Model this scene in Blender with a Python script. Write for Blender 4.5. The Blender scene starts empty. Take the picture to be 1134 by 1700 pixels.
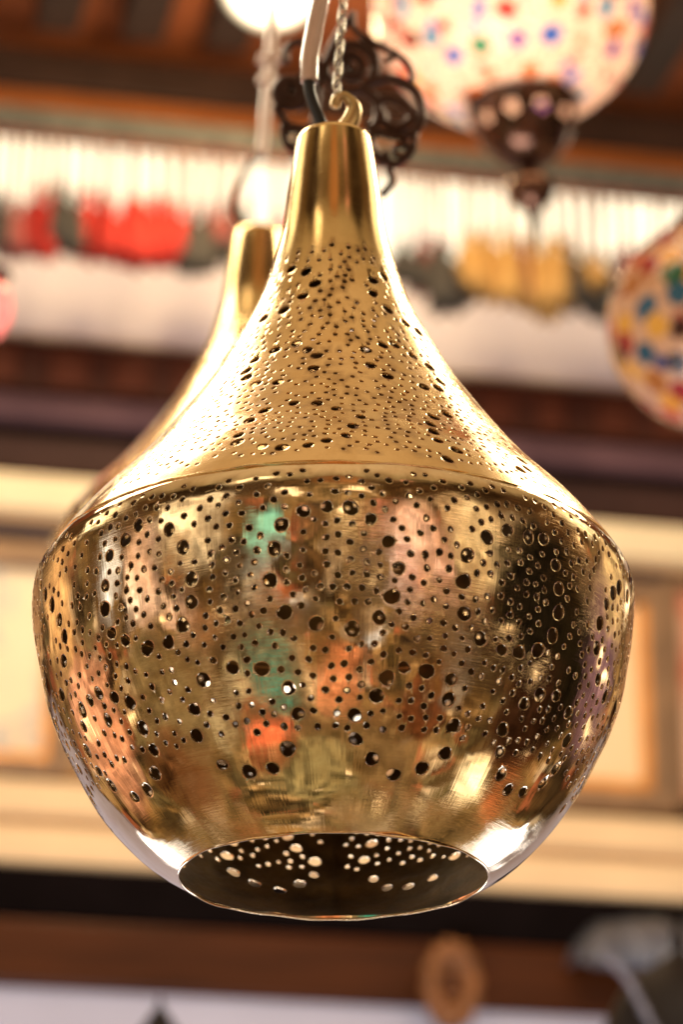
import bpy, bmesh, math, random
import numpy as np
from mathutils import Vector, Matrix, noise
from mathutils.geometry import delaunay_2d_cdt
rnd = random.Random(7)
S = bpy.context.scene
COL = S.collection
PI = math.pi
R = math.radians
CZ = 1.5                       # eye height
PITCH = R(22.3)
F = 5500.0                     # focal length in photo pixels
AX = Vector((-0.0039, 1.5266, CZ))   # axis of the lantern
BOWL_BIG = [(-37.4,571.5),(-34.0,571.2),(-30.6,565.5),(-27.9,555.8),(-40.6,566.4),(-44.8,561.7),(-46.7,548.5),(-47.5,538.2),(-46.6,526.5),(-43.4,521.4),(-38.5,515.4),(-33.4,515.6),(-29.6,521.4),(-27.1,530.7),(-26.6,540.9),(-72.2,569.9),(-69.2,562.4),(-66.1,554.4),(-63.8,545.0),(-62.9,536.3),(-65.5,526.4),(-67.6,520.0),(-71.3,514.7),(-9.0,560.3),(-5.2,566.2),(-1.0,568.2),(3.1,567.8),(-10.4,549.6),(-11.4,535.7),(-9.0,521.4),(-3.1,516.2),(3.7,514.0),(-20.3,500.5),(-14.3,498.8),(-9.1,490.4),(-27.2,497.4),(3.2,567.8),(6.7,562.9),(9.9,553.0),(11.9,541.2),(10.9,528.5),(8.7,519.2),(28.6,560.7),(32.8,566.1),(37.5,565.7),(41.2,567.3),(44.6,557.0),(45.9,546.6),(24.8,550.8),(24.4,538.7),(25.3,524.7),(46.7,536.0),(46.2,525.0),(43.4,516.8),(38.8,513.6),(34.6,512.8),(29.4,515.5),(67.2,564.1),(64.4,558.7),(70.3,563.7),(73.6,565.4),(61.8,551.1),(60.1,540.4),(60.9,529.2),(65.3,517.6),(14.3,499.4),(11.0,494.8),(19.1,498.9),(24.6,496.9),(9.2,487.4),(-55.6,504.8),(-59.7,504.1),(-51.2,500.3),(-47.2,495.9),(-64.2,502.5),(-66.6,496.5),(-70.5,487.6),(-70.4,478.2),(-68.8,470.8),(-62.2,462.4),(-55.1,462.5),(-49.1,466.9),(-45.8,475.2),(-46.3,484.5),(-56.2,493.0),(-67.4,520.4),(-72.0,514.0),(-78.5,514.5),(-82.9,487.2),(-31.0,486.5),(-32.3,476.3),(-32.0,469.9),(-28.3,463.9),(-21.7,459.9),(-15.3,460.3),(-10.8,467.0),(-8.7,472.3),(-7.6,480.1),(4.8,479.4),(5.3,470.3),(9.6,463.3),(15.9,457.9),(22.9,461.4),(27.7,468.2),(27.7,479.0),(25.0,488.9),(44.0,493.9),(47.6,499.6),(52.5,501.7),(58.4,497.8),(62.6,487.7),(64.2,475.8),(62.8,468.7),(57.3,462.5),(51.4,461.0),(45.9,465.5),(42.2,473.2),(40.5,481.6),(71.4,513.9),(84.2,468.8)]
NECK_BIG = [(-35.8,746.1),(-21.3,741.8),(-13.0,732.6),(-19.6,724.4),(-29.4,716.4),(-43.4,715.0),(29.8,737.6),(41.3,742.6),(26.5,727.8),(33.3,718.4),(43.1,712.0),(51.8,709.5),(-16.2,689.3),(-10.6,683.6),(-6.4,678.4),(-6.9,668.4),(-10.6,664.2),(-17.9,659.6),(-25.9,661.3),(-31.8,668.6),(-34.2,674.5),(-33.3,682.4),(-25.5,687.0),(13.2,684.1),(21.7,689.4),(28.0,691.8),(35.1,686.4),(42.0,681.7),(42.1,671.2),(37.4,663.9),(30.7,661.1),(26.4,662.8),(18.4,664.5),(13.4,671.6),(-10.5,640.4),(-4.2,639.4),(0.8,634.8),(6.6,628.6),(4.4,620.2),(2.7,612.2),(-1.3,607.9),(-4.9,604.6),(-10.1,603.9),(-14.3,606.1),(-17.2,607.9),(-20.4,612.0),(-21.0,617.7),(-20.6,629.6),(-17.8,636.9),(26.6,636.1),(32.3,641.8),(23.9,628.5),(23.1,621.7),(22.9,614.7),(26.2,609.5),(22.7,600.7),(42.3,608.1),(45.7,611.7),(47.4,619.0)]
BOWL_ROSE = [(-35.9,543.4),(0.1,539.6),(-69.2,542.9),(34.9,538.1),(68.5,549.7),(-55.7,483.9),(-20.0,475.2),(-75.9,502.9),(15.8,478.4),(51.2,480.0)]
NECK_ROSE = [(-36.3,732.2),(-19.8,674.4),(42.9,728.1),(26.9,674.1),(-8.3,620.6),(27.3,625.3),(-21.4,625.7)]
# ---------------------------------------------------------------- helpers
def ray(u, v):
    d = Vector(((u - 567) / F, 1.0, (850 - v) / F))
    c, s = math.cos(PITCH), math.sin(PITCH)
    return Vector((d.x, c * d.y - s * d.z, s * d.y + c * d.z))

def pt(u, v, y):
    """the point at plan distance y in front of the eye seen at photo pixel u, v"""
    d = ray(u, v)
    return Vector((0, 0, CZ)) + d * (y / d.y)

GAM = R(12.0)                  # the shop wall runs away to the right
WT = Vector((math.cos(GAM), math.sin(GAM), 0))
WN = Vector((math.sin(GAM), -math.cos(GAM), 0))
W0 = Vector((0, 4.3, 0))

def wp(u, v, d=0.0):
    """wall coordinates (a, z) of a photo pixel on the plane d in front of the wall"""
    o = W0 + WN * d
    r = ray(u, v)
    e = Vector((0, 0, CZ))
    t = (o - e).dot(WN) / r.dot(WN)
    p = e + r * t
    return (p - o).dot(WT), p.z

def wz(v, d=0.0):
    return wp(567, v, d)[1]

def wpos(a, z, d):
    p = W0 + WT * a + WN * d
    return Vector((p.x, p.y, z))

def link(o, parent=None):
    COL.objects.link(o)
    if parent:
        o.parent = parent
    return o

def obj(name, verts, faces, mat, parent=None, smooth=True):
    me = bpy.data.meshes.new(name)
    me.from_pydata([tuple(v) for v in verts], [], faces)
    me.validate()
    me.update()
    if smooth:
        me.polygons.foreach_set('use_smooth', [True] * len(me.polygons))
    if mat:
        me.materials.append(mat)
    return link(bpy.data.objects.new(name, me), parent)

def from_bm(name, bm, mat, parent=None, smooth=False):
    me = bpy.data.meshes.new(name)
    bm.normal_update()
    bm.to_mesh(me)
    bm.free()
    if smooth:
        me.polygons.foreach_set('use_smooth', [True] * len(me.polygons))
    if mat:
        me.materials.append(mat)
    return link(bpy.data.objects.new(name, me), parent)

def tag(o, label=None, cat=None, group=None, kind=None):
    if label: o['label'] = label
    if cat: o['category'] = cat
    if group: o['group'] = group
    if kind: o['kind'] = kind
    return o

def thing(name, label, cat, loc, group=None):
    o = bpy.data.objects.new(name, None)
    o.empty_display_size = 0.02
    COL.objects.link(o)
    o.location = loc
    return tag(o, label, cat, group)

def copy_tree(o, parent=None):
    c = o.copy()
    COL.objects.link(c)
    c.parent = parent
    for ch in list(o.children):
        copy_tree(ch, c)
    return c

def lathe(prof, n=48, z_up=True, closed=False):
    """prof: list of (r, z); returns verts, faces"""
    vs, fs = [], []
    m = len(prof)
    for r, z in prof:
        for i in range(n):
            a = 2 * PI * i / n
            vs.append((r * math.cos(a), r * math.sin(a), z))
    for j in range(m - 1 + (1 if closed else 0)):
        k = (j + 1) % m
        for i in range(n):
            i2 = (i + 1) % n
            fs.append((j * n + i, j * n + i2, k * n + i2, k * n + i))
    return vs, fs

def smooth_path(pts, n=8):
    pts = [Vector(p) for p in pts]
    out = []
    P = [pts[0] * 2 - pts[1]] + pts + [pts[-1] * 2 - pts[-2]]
    for i in range(1, len(P) - 2):
        p0, p1, p2, p3 = P[i - 1], P[i], P[i + 1], P[i + 2]
        for k in range(n):
            t = k / n
            out.append(0.5 * ((2 * p1) + (p2 - p0) * t + (2 * p0 - 5 * p1 + 4 * p2 - p3) * t * t + (3 * p1 - p0 - 3 * p2 + p3) * t ** 3))
    out.append(pts[-1])
    return out

def tube(path, rad, n=10, closed=False, taper=None, flat=1.0, flat_dir=None):
    """sweep a round section; rad may be a function of 0..1"""
    vs, fs = [], []
    m = len(path)
    up = Vector((0, 0, 1))
    last = None
    for i, p in enumerate(path):
        a = path[(i - 1) % m] if (closed or i > 0) else path[i]
        b = path[(i + 1) % m] if (closed or i < m - 1) else path[i]
        t = (b - a)
        t = t.normalized() if t.length > 1e-9 else Vector((0, 0, 1))
        if last is None:
            ref = Vector((0, 1, 0)) if abs(t.y) < .9 else Vector((1, 0, 0))
            nrm = (ref - t * ref.dot(t)).normalized()
        else:
            nrm = (last - t * last.dot(t)).normalized()
        last = nrm
        bi = t.cross(nrm)
        r = rad(i / max(1, m - 1)) if callable(rad) else rad
        for k in range(n):
            q = 2 * PI * k / n
            vs.append(p + nrm * (math.cos(q) * r * flat) + bi * (math.sin(q) * r))
    for i in range(m - (0 if closed else 1)):
        j = (i + 1) % m
        for k in range(n):
            k2 = (k + 1) % n
            fs.append((i * n + k, i * n + k2, j * n + k2, j * n + k))
    if not closed:
        fs.append(tuple(range(n))[::-1])
        fs.append(tuple((m - 1) * n + k for k in range(n)))
    return vs, fs

def merge(*parts):
    vs, fs = [], []
    for v, f in parts:
        o = len(vs)
        vs += list(v)
        fs += [tuple(i + o for i in q) for q in f]
    return vs, fs

def ball(c, r, n=16, m=10, sz=1.0):
    prof = [(r * math.sin(PI * j / m) + 1e-5, -r * sz * math.cos(PI * j / m)) for j in range(m + 1)]
    v, f = lathe(prof, n)
    return [Vector(p) + Vector(c) for p in v], f

def box_bm(sx, sy, sz, bev=0.004):
    bm = bmesh.new()
    bmesh.ops.create_cube(bm, size=1)
    for v in bm.verts:
        v.co.x *= sx; v.co.y *= sy; v.co.z *= sz
    if bev:
        bmesh.ops.bevel(bm, geom=bm.edges[:], offset=bev, segments=2, affect='EDGES', profile=.5)
    return bm

def wbox(name, a0, a1, z0, z1, d0, d1, mat, parent=None, bev=0.004):
    """a box along the shop wall, d0..d1 in front of it, in world coordinates"""
    bm = box_bm(a1 - a0, d1 - d0, z1 - z0, bev)
    c = wpos((a0 + a1) / 2, (z0 + z1) / 2, (d0 + d1) / 2)
    M = Matrix((( WT.x, -WN.x, 0), (WT.y, -WN.y, 0), (0, 0, 1))).to_4x4()
    o = from_bm(name, bm, mat, None)
    o.matrix_world = Matrix.Translation(c) @ M
    if parent:
        o.parent = parent
        o.matrix_parent_inverse = Matrix.Translation(-parent.location)
    return o

# ---------------------------------------------------------------- materials
class NT:
    def __init__(self, name):
        self.m = bpy.data.materials.new(name)
        self.m.use_nodes = True
        self.t = self.m.node_tree
        self.t.nodes.clear()
        self.out = self.t.nodes.new('ShaderNodeOutputMaterial')
    def n(self, kind, ins=None, **kw):
        nd = self.t.nodes.new(kind)
        for k, v in kw.items():
            setattr(nd, k, v)
        for k, v in (ins or {}).items():
            if isinstance(v, bpy.types.NodeSocket):
                self.t.links.new(v, nd.inputs[k])
            else:
                nd.inputs[k].default_value = v
        return nd
    def l(self, a, b):
        self.t.links.new(a, b)
    def ramp(self, fac, stops, interp='LINEAR'):
        nd = self.t.nodes.new('ShaderNodeValToRGB')
        cr = nd.color_ramp
        cr.interpolation = interp
        while len(cr.elements) < len(stops):
            cr.elements.new(.5)
        for e, (p, c) in zip(cr.elements, stops):
            e.position = p
            e.color = (*c, 1) if len(c) == 3 else c
        self.l(fac, nd.inputs[0])
        return nd.outputs[0]
    def mix(self, fac, a, b, mode='MIX'):
        nd = self.t.nodes.new('ShaderNodeMix')
        nd.data_type = 'RGBA'
        nd.blend_type = mode
        for s, v in ((nd.inputs[0], fac), (nd.inputs[6], a), (nd.inputs[7], b)):
            if isinstance(v, bpy.types.NodeSocket):
                self.l(v, s)
            elif s is nd.inputs[0]:
                s.default_value = v
            else:
                s.default_value = (*v, 1)
        return nd.outputs[2]
    def math(self, op, a, b=0.0, c=None, clamp=False):
        nd = self.t.nodes.new('ShaderNodeMath')
        nd.operation = op
        nd.use_clamp = clamp
        for s, v in zip(nd.inputs, (a, b, c)):
            if v is None:
                continue
            if isinstance(v, bpy.types.NodeSocket):
                self.l(v, s)
            else:
                s.default_value = v
        return nd.outputs[0]

def simple(name, col, rough=.6, metal=0.0, var=.25, scale=12, bump=0.0, coat=0.0, stretch=(1, 1, 1), emit=None, spec=.5):
    m = NT(name)
    tc = m.n('ShaderNodeTexCoord')
    mp = m.n('ShaderNodeMapping', {'Vector': tc.outputs['Object'], 'Scale': stretch})
    nz = m.n('ShaderNodeTexNoise', {'Vector': mp.outputs[0], 'Scale': scale, 'Detail': 5.0, 'Roughness': .6})
    dark = tuple(c * (1 - var) for c in col)
    lite = tuple(min(1, c * (1 + var)) for c in col)
    c = m.ramp(nz.outputs[0], [(.3, dark), (.7, lite)])
    p = m.n('ShaderNodeBsdfPrincipled', {'Base Color': c, 'Roughness': rough, 'Metallic': metal, 'Coat Weight': coat, 'Specular IOR Level': spec})
    if emit:
        p.inputs['Emission Color'].default_value = (*emit[0], 1)
        p.inputs['Emission Strength'].default_value = emit[1]
    if bump:
        b = m.n('ShaderNodeBump', {'Height': nz.outputs[0], 'Strength': bump, 'Distance': .004})
        m.l(b.outputs[0], p.inputs['Normal'])
    m.l(p.outputs[0], m.out.inputs[0])
    return m.m

def brass(name, base, r0, r1, brush=.25, dent=.2, tint=(.62, .36, .12)):
    m = NT(name)
    tc = m.n('ShaderNodeTexCoord')
    uv = tc.outputs['UV']
    # fine scratches run round the spun metal
    mp = m.n('ShaderNodeMapping', {'Vector': uv, 'Scale': (3.0, 420.0, 1)})
    br = m.n('ShaderNodeTexNoise', {'Vector': mp.outputs[0], 'Scale': 3.0, 'Detail': 4.0, 'Roughness': .7})
    mask = m.n('ShaderNodeTexNoise', {'Vector': tc.outputs['Object'], 'Scale': 22.0, 'Detail': 3.0})
    mk = m.ramp(mask.outputs[0], [(.52, (.06, .06, .06)), (.66, (1, 1, 1))])
    # file marks going the other way
    mp2 = m.n('ShaderNodeMapping', {'Vector': uv, 'Scale': (260.0, 12.0, 1), 'Rotation': (0, 0, .25)})
    fl = m.n('ShaderNodeTexNoise', {'Vector': mp2.outputs[0], 'Scale': 2.0, 'Detail': 2.0})
    smud = m.n('ShaderNodeTexNoise', {'Vector': tc.outputs['Object'], 'Scale': 34.0, 'Detail': 6.0, 'Roughness': .65})
    ro = m.n('ShaderNodeMapRange', {'Value': smud.outputs[0], 'From Min': .3, 'From Max': .72, 'To Min': r0, 'To Max': r1})
    ro2 = m.math('MULTIPLY_ADD', br.outputs[0], .10, ro.outputs[0])
    ro3 = m.math('SUBTRACT', ro2, .05)
    pat = m.n('ShaderNodeTexNoise', {'Vector': tc.outputs['Object'], 'Scale': 14.0, 'Detail': 7.0, 'Roughness': .7, 'Distortion': .6})
    pf = m.ramp(pat.outputs[0], [(.46, (0, 0, 0)), (.72, (.85, .85, .85))])
    c = m.mix(pf, base, tint)
    gr = m.n('ShaderNodeAttribute', attribute_name='grime')
    gn = m.n('ShaderNodeTexNoise', {'Vector': tc.outputs['Object'], 'Scale': 90.0, 'Detail': 4.0})
    gf = m.math('MULTIPLY', gr.outputs['Fac'], m.n('ShaderNodeMapRange', {'Value': gn.outputs[0], 'From Min': .42, 'From Max': .62, 'To Min': .0, 'To Max': .8}).outputs[0])
    c = m.mix(gf, c, (.22, .11, .04))
    ro3 = m.math('MULTIPLY_ADD', gf, .25, ro3)
    dn = m.n('ShaderNodeTexNoise', {'Vector': tc.outputs['Object'], 'Scale': 17.0, 'Detail': 2.0})
    b0 = m.n('ShaderNodeBump', {'Height': dn.outputs[0], 'Strength': dent, 'Distance': .006})
    bs = m.math('MULTIPLY', br.outputs[0], mk)
    b1 = m.n('ShaderNodeBump', {'Height': bs, 'Strength': brush, 'Distance': .0006, 'Normal': b0.outputs[0]})
    b2 = m.n('ShaderNodeBump', {'Height': fl.outputs[0], 'Strength': brush * .35, 'Distance': .0004, 'Normal': b1.outputs[0]})
    p = m.n('ShaderNodeBsdfPrincipled', {'Base Color': c, 'Roughness': ro3, 'Metallic': 1.0, 'Normal': b2.outputs[0]})
    m.l(p.outputs[0], m.out.inputs[0])
    return m.m

M = {}
M['neck'] = brass('brushed_brass', (.86, .59, .28), .10, .24, .14, .08)
M['bowl'] = brass('polished_brass', (.87, .68, .43), .02, .10, .20, .45, (.60, .34, .13))
M['inside'] = simple('shaded_brass_inside', (.15, .09, .035), .38, .85, .6, 45, bump=.6)  # unpolished inner brass, its colour darkened to stand for the shade within
M['loop'] = simple('dull_brass', (.60, .42, .20), .35, 1.0, .2, 60)
M['chain'] = simple('tarnished_steel', (.55, .50, .42), .25, 1.0, .3, 80)
M['sleeve'] = simple('clear_plastic_sleeve', (.74, .53, .42), .2, 0, .1, 40, coat=.8)
M['cable'] = simple('black_cable', (.012, .011, .012), .4, 0, .2, 40)
M['scroll'] = simple('dark_bronze', (.06, .026, .016), .42, .6, .4, 40)
M['cup'] = simple('aged_bronze', (.12, .058, .034), .20, .9, .4, 40)

# ---------------------------------------------------------------- the pierced lantern
NECK = [(.0195,.8345),(.0202,.8314),(.0220,.8186),(.0238,.8053),(.0264,.7845),(.0300,.7681),(.0356,.7489),(.0426,.7312),(.0493,.7181),(.0583,.7014),(.0650,.6896),(.0812,.6667),(.0972,.6459),(.1088,.6326),(.1192,.6218),(.1273,.6125),(.1345,.6036),(.1418,.5935)]
BOWL = [(.1404,.5940),(.1458,.5893),(.1478,.5835),(.1482,.576),(.1476,.5681),(.1463,.5566),(.1447,.546),(.1424,.5351),(.1385,.5211),(.131,.5027),(.1183,.4797),(.1056,.4632),(.0927,.4495),(.0804,.4410),(.0742,.4380)]

def resample(prof, step=.001):
    P = smooth_path([Vector((r, z, 0)) for r, z in prof], 24)
    A = np.array([(p.x, p.y) for p in P])
    d = np.r_[0, np.cumsum(np.hypot(*np.diff(A, axis=0).T))]
    n = int(d[-1] / step) + 1
    s = np.linspace(0, d[-1], n)
    r = np.interp(s, d, A[:, 0]); z = np.interp(s, d, A[:, 1])
    # ease out the small kinks, ends held
    for q in range(60):
        r[1:-1] = .5 * r[1:-1] + .25 * (r[:-2] + r[2:])
        z[1:-1] = .5 * z[1:-1] + .25 * (z[:-2] + z[2:])
    d = np.r_[0, np.cumsum(np.hypot(np.diff(r), np.diff(z)))]
    tr = np.gradient(r, d); tz = np.gradient(z, d)
    L = np.hypot(tr, tz); tr /= L; tz /= L
    # the outward normal: profiles run downwards
    return d, r, z, -tz, tr

def pierced_shell(name, prof, holes, thick, mat, parent, grid=.006, seed=1, edge_roll=True, wob=.0):
    """A sheet-metal shell of revolution with real holes punched through it.
    holes: (theta, s, radius). The sheet is triangulated flat round the holes and then rolled up."""
    d, pr, pz, nr, nz = resample(prof)
    smax = d[-1]
    Rref = float(pr.max())
    rr = lambda s: float(np.interp(s, d, pr))
    W = PI * Rref
    rg = random.Random(seed)
    verts, kind, edges = [], [], []          # kind: -1 grid, h hole edge, -2 ring
    hole_of = []
    H = []
    for th, s, r in holes:
        H.append((th * Rref, s, r * Rref / rr(s), r))
    # lip ring of each hole
    for hi, (x, s, rx, ry) in enumerate(H):
        n = 14 if ry > .0024 else 9
        ph = rg.random() * 6
        e1, e2 = rg.uniform(.02, .11) if ry > .0024 else rg.uniform(0, .14), rg.random() * 6
        e3, e4 = rg.uniform(0, .07), rg.random() * 6
        base = len(verts)
        for k in range(n):
            a = 2 * PI * k / n + ph
            w = 1 + e1 * math.cos(2 * (a - e2)) + e3 * math.cos(3 * (a - e4))
            verts.append((x + rx * w * math.cos(a), s + ry * w * math.sin(a)))
            kind.append(hi); 
        for k in range(n):
            edges.append((base + k, base + (k + 1) % n))
        for k in range(n):
            a = 2 * PI * (k + .5) / n + ph
            w = 1 + e1 * math.cos(2 * (a - e2)) + e3 * math.cos(3 * (a - e4))
            g = (.0006 if ry > .0024 else .00042)
            gx = g * Rref / rr(s)
            verts.append((x + (rx * w + gx) * math.cos(a), s + (ry * w + g) * math.sin(a)))
            kind.append(-2)
    # regular grid, left out near the holes
    nu = int(2 * W / grid); nv = max(3, int(smax / grid))
    cell = {}
    for hi, h in enumerate(H):
        q = max(h[2], h[3]) + .003
        for i in range(int((h[0] - q) / .02) - 1, int((h[0] + q) / .02) + 2):
            for j in range(int((h[1] - q) / .02) - 1, int((h[1] + q) / .02) + 2):
                cell.setdefault((i, j), []).append(h)
    gb = len(verts)
    border_l, border_r = [], []
    for j in range(nv + 1):
        s = smax * j / nv
        for i in range(nu + 1):
            x = -W + 2 * W * i / nu
            if 0 < i < nu:
                bad = False
                for h in cell.get((int(math.floor(x / .02)), int(math.floor(s / .02))), ()):
                    if ((x - h[0]) / (h[2] + .0016 * Rref / rr(s))) ** 2 + ((s - h[1]) / (h[3] + .0016)) ** 2 < 1:
                        bad = True
                        break
                if bad and 0 < j < nv:
                    continue
            verts.append((x, s)); kind.append(-1)
            if i == 0: border_l.append(len(verts) - 1)
            if i == nu: border_r.append(len(verts) - 1)
    ov, oe, of, ove, oee, ofe = delaunay_2d_cdt([Vector(v) for v in verts], edges, [], 0, 1e-7)
    src = [o[0] if o else -1 for o in ove]
    k2 = [kind[i] if i >= 0 else -1 for i in src]
    tris = []
    for f in of:
        ks = {k2[i] for i in f}
        if len(ks) == 1 and next(iter(ks)) >= 0:
            continue
        tris.append(tuple(f))
    # roll up: outer skin, inner skin
    V, N = [], []
    uvs = []
    wn = rg.random() * 50
    for x, s in ov:
        th = x / Rref
        s = min(max(s, 0), smax)
        r = rr(s); z = float(np.interp(s, d, pz))
        a = float(np.interp(s, d, nr)); b = float(np.interp(s, d, nz))
        dx, dy = math.sin(th), -math.cos(th)
        if wob:
            # hand-beaten unevenness
            q = noise.noise(Vector((dx * 3.1, dy * 3.1, z * 22 + wn))) + .5 * noise.noise(Vector((dx * 7, dy * 7, z * 55 + wn)))
            r += q * wob * a; z += q * wob * b
        V.append(Vector((dx * r, dy * r, z)))
        N.append(Vector((dx * a, dy * a, b)).normalized())
        uvs.append((th * Rref, s))
    n0 = len(V)
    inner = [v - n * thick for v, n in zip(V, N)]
    faces = []
    fn = []
    mi = []
    hole_c = {}
    for hi, (x, s, rx, ry) in enumerate(H):
        th = x / Rref
        r = rr(s); z = float(np.interp(s, d, pz))
        hole_c[hi] = Vector((math.sin(th) * r, -math.cos(th) * r, z))
    lipn = []
    for i in range(n0):
        h = k2[i]
        if h >= 0:
            t = hole_c[h] - V[i]
            t = (t - N[i] * t.dot(N[i])).normalized()
            lipn.append((N[i] * .80 + t * .60).normalized())
        else:
            lipn.append(N[i])
    # orientation check on the first triangle
    a, b, c = tris[0]
    flip = (V[b] - V[a]).cross(V[c] - V[a]).dot(N[a]) < 0
    bcount = {}
    for t in tris:
        if flip: t = t[::-1]
        faces.append(t); fn += [lipn[i] for i in t]; mi.append(0)
        q = tuple(i + n0 for i in t[::-1])
        faces.append(q); fn += [-N[i - n0] for i in q]; mi.append(1)
        for k in range(3):
            e = (t[k], t[(k + 1) % 3])
            bcount[e] = 1
    for (i, j) in list(bcount):
        if (j, i) in bcount:
            continue
        if abs(abs(ov[i][0]) - W) < 1e-5 and abs(abs(ov[j][0]) - W) < 1e-5:
            continue                          # the closing seam at the back
        faces.append((j, i, i + n0, j + n0)); mi.append(0)
        if k2[i] >= 0:
            c = hole_c[k2[i]]
            w = []
            for q in (j, i):
                t = c - V[q]
                w.append((t - N[q] * t.dot(N[q])).normalized())
            fn += [(w[0] + N[j] * .35).normalized(), (w[1] + N[i] * .35).normalized(), w[1], w[0]]
        else:
            t = Vector(V[i]) - inner[i]
            e = (V[j] - V[i]).cross(inner[i] - V[i]).normalized()
            g = (V[j] - V[i]).cross(inner[i] - V[i]).normalized()
            sgn = 1
            f = (j, i, i + n0, j + n0)
            nn = (V[i] - V[j]).cross(inner[i] - V[j]).normalized()
            fn += [nn] * 4
    allv = V + inner
    me = bpy.data.meshes.new(name)
    me.from_pydata([tuple(v) for v in allv], [], faces)
    me.polygons.foreach_set('use_smooth', [True] * len(me.polygons))
    uvl = me.uv_layers.new(name='UVMap')
    li = np.zeros(len(me.loops), dtype=np.int32)
    me.loops.foreach_get('vertex_index', li)
    uva = np.array(uvs + uvs, dtype=np.float32)[li]
    uvl.data.foreach_set('uv', uva.ravel())
    ga = me.attributes.new('grime', 'FLOAT', 'POINT')
    ga.data.foreach_set('value', [1.0 if q >= 0 else (.55 if q == -2 else 0.0) for q in k2] * 2)
    me.update()
    me.normals_split_custom_set([tuple(v) for v in fn])
    me.materials.append(mat)
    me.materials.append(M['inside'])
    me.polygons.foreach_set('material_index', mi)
    return link(bpy.data.objects.new(name, me), parent)

def s_of(prof):
    d, r, z, a, b = resample(prof)
    zr, dr = z[::-1], d[::-1]
    return (lambda zz: float(np.interp(zz, zr, dr))), (lambda s: float(np.interp(s, d, r)))

def fill_holes(big, roses, small_r, spacing, srange, rr, seed, gap, keep):
    """small punched holes scattered in drifts between and inside the rosettes"""
    rg = random.Random(seed)
    Rref = max(rr(srange[0]), rr(srange[1]))
    out = list(big)
    cell = {}
    def put(h):
        cell.setdefault((int(h[1] / .012), int((h[0] * rr(h[1])) / .012)), []).append(h)
    for h in out: put(h)
    def ok(th, s, r):
        ci, R0 = int(s / .012), rr(s)
        cj = int(th * R0 / .012)
        for i in (-2, -1, 0, 1, 2):
            for j in range(-3, 4):
                for h in cell.get((ci + i, cj + j), ()):
                    dd = math.hypot((th - h[0]) * R0, s - h[1])
                    need = spacing if h[2] < small_r * 1.4 else h[2] + r + gap
                    if dd < need:
                        return False
        return True
    # rows of dots that follow the rosettes: rings inside each, curving bands outside
    for lap in (-2, -1, 1, -3, 2, 3):
        for ct, cs in roses:
            R0 = rr(cs)
            near = sorted(math.hypot((h[0] - ct) * R0, h[1] - cs) for h in big)[:9]
            if near[5] > .045:
                continue
            rad = near[5] + lap * (spacing * 1.12 + (.0012 if abs(lap) == 1 else .0008))
            if rad < .0028:
                continue
            n = max(3, int(2 * PI * rad / (spacing * 1.06)))
            ph = rg.random() * 6
            for q in range(n):
                if rg.random() < .10:
                    continue
                a = 2 * PI * q / n + ph
                th = ct + rad * math.cos(a) / R0 + rg.gauss(0, .0005) / R0
                s = cs + rad * math.sin(a) + rg.gauss(0, .0005)
                if not (srange[0] < s < srange[1]) or abs(th) > 3.1:
                    continue
                if lap > 1 and min(math.hypot((th - c[0]) * R0, s - c[1]) for c in roses) < rad * .97:
                    continue
                h = (th, s, small_r * rg.uniform(.85, 1.12))
                if ok(*h):
                    out.append(h); put(h)
    span = srange[1] - srange[0]
    for k in range(26000):
        th = rg.uniform(-3.10, 3.10)
        s = srange[0] + span * math.sqrt(rg.random()) if rr(srange[0]) < .5 * rr(srange[1]) else srange[0] + span * rg.random()
        den = noise.noise(Vector((math.sin(th) * Rref * 30, math.cos(th) * Rref * 30, s * 42 + seed)))
        if den < keep and rg.random() > .04:
            continue
        r = small_r * rg.uniform(.82, 1.15)
        if ok(th, s, r):
            h = (th, s, r)
            out.append(h); put(h)
    return out

def around(front, zmid=None):
    """the digitised front continued round the back of the lantern"""
    out = [(R(t), z / 1000) for t, z in front]
    for t, z in front:
        b = t + 180 if t < 0 else t - 180
        if abs(t) < 66:
            out.append((R(b), z / 1000))
    for side in (-90, 90):
        for zc in ((.540, .498) if zmid else ()):
            for k in range(11):
                a = 2 * PI * k / 11
                out.append((R(side + 8.5 * math.cos(a)), zc + .021 * math.sin(a)))
    return out

def rosettes(front, sf, side=False):
    out = []
    for t, z in front:
        out.append((R(t), sf(z / 1000)))
        if abs(t) < 66:
            out.append((R(t + 180 if t < 0 else t - 180), sf(z / 1000)))
    if side:
        out += [(R(a), sf(z)) for a in (-90, 90) for z in (.540, .498)]
    return out

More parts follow.
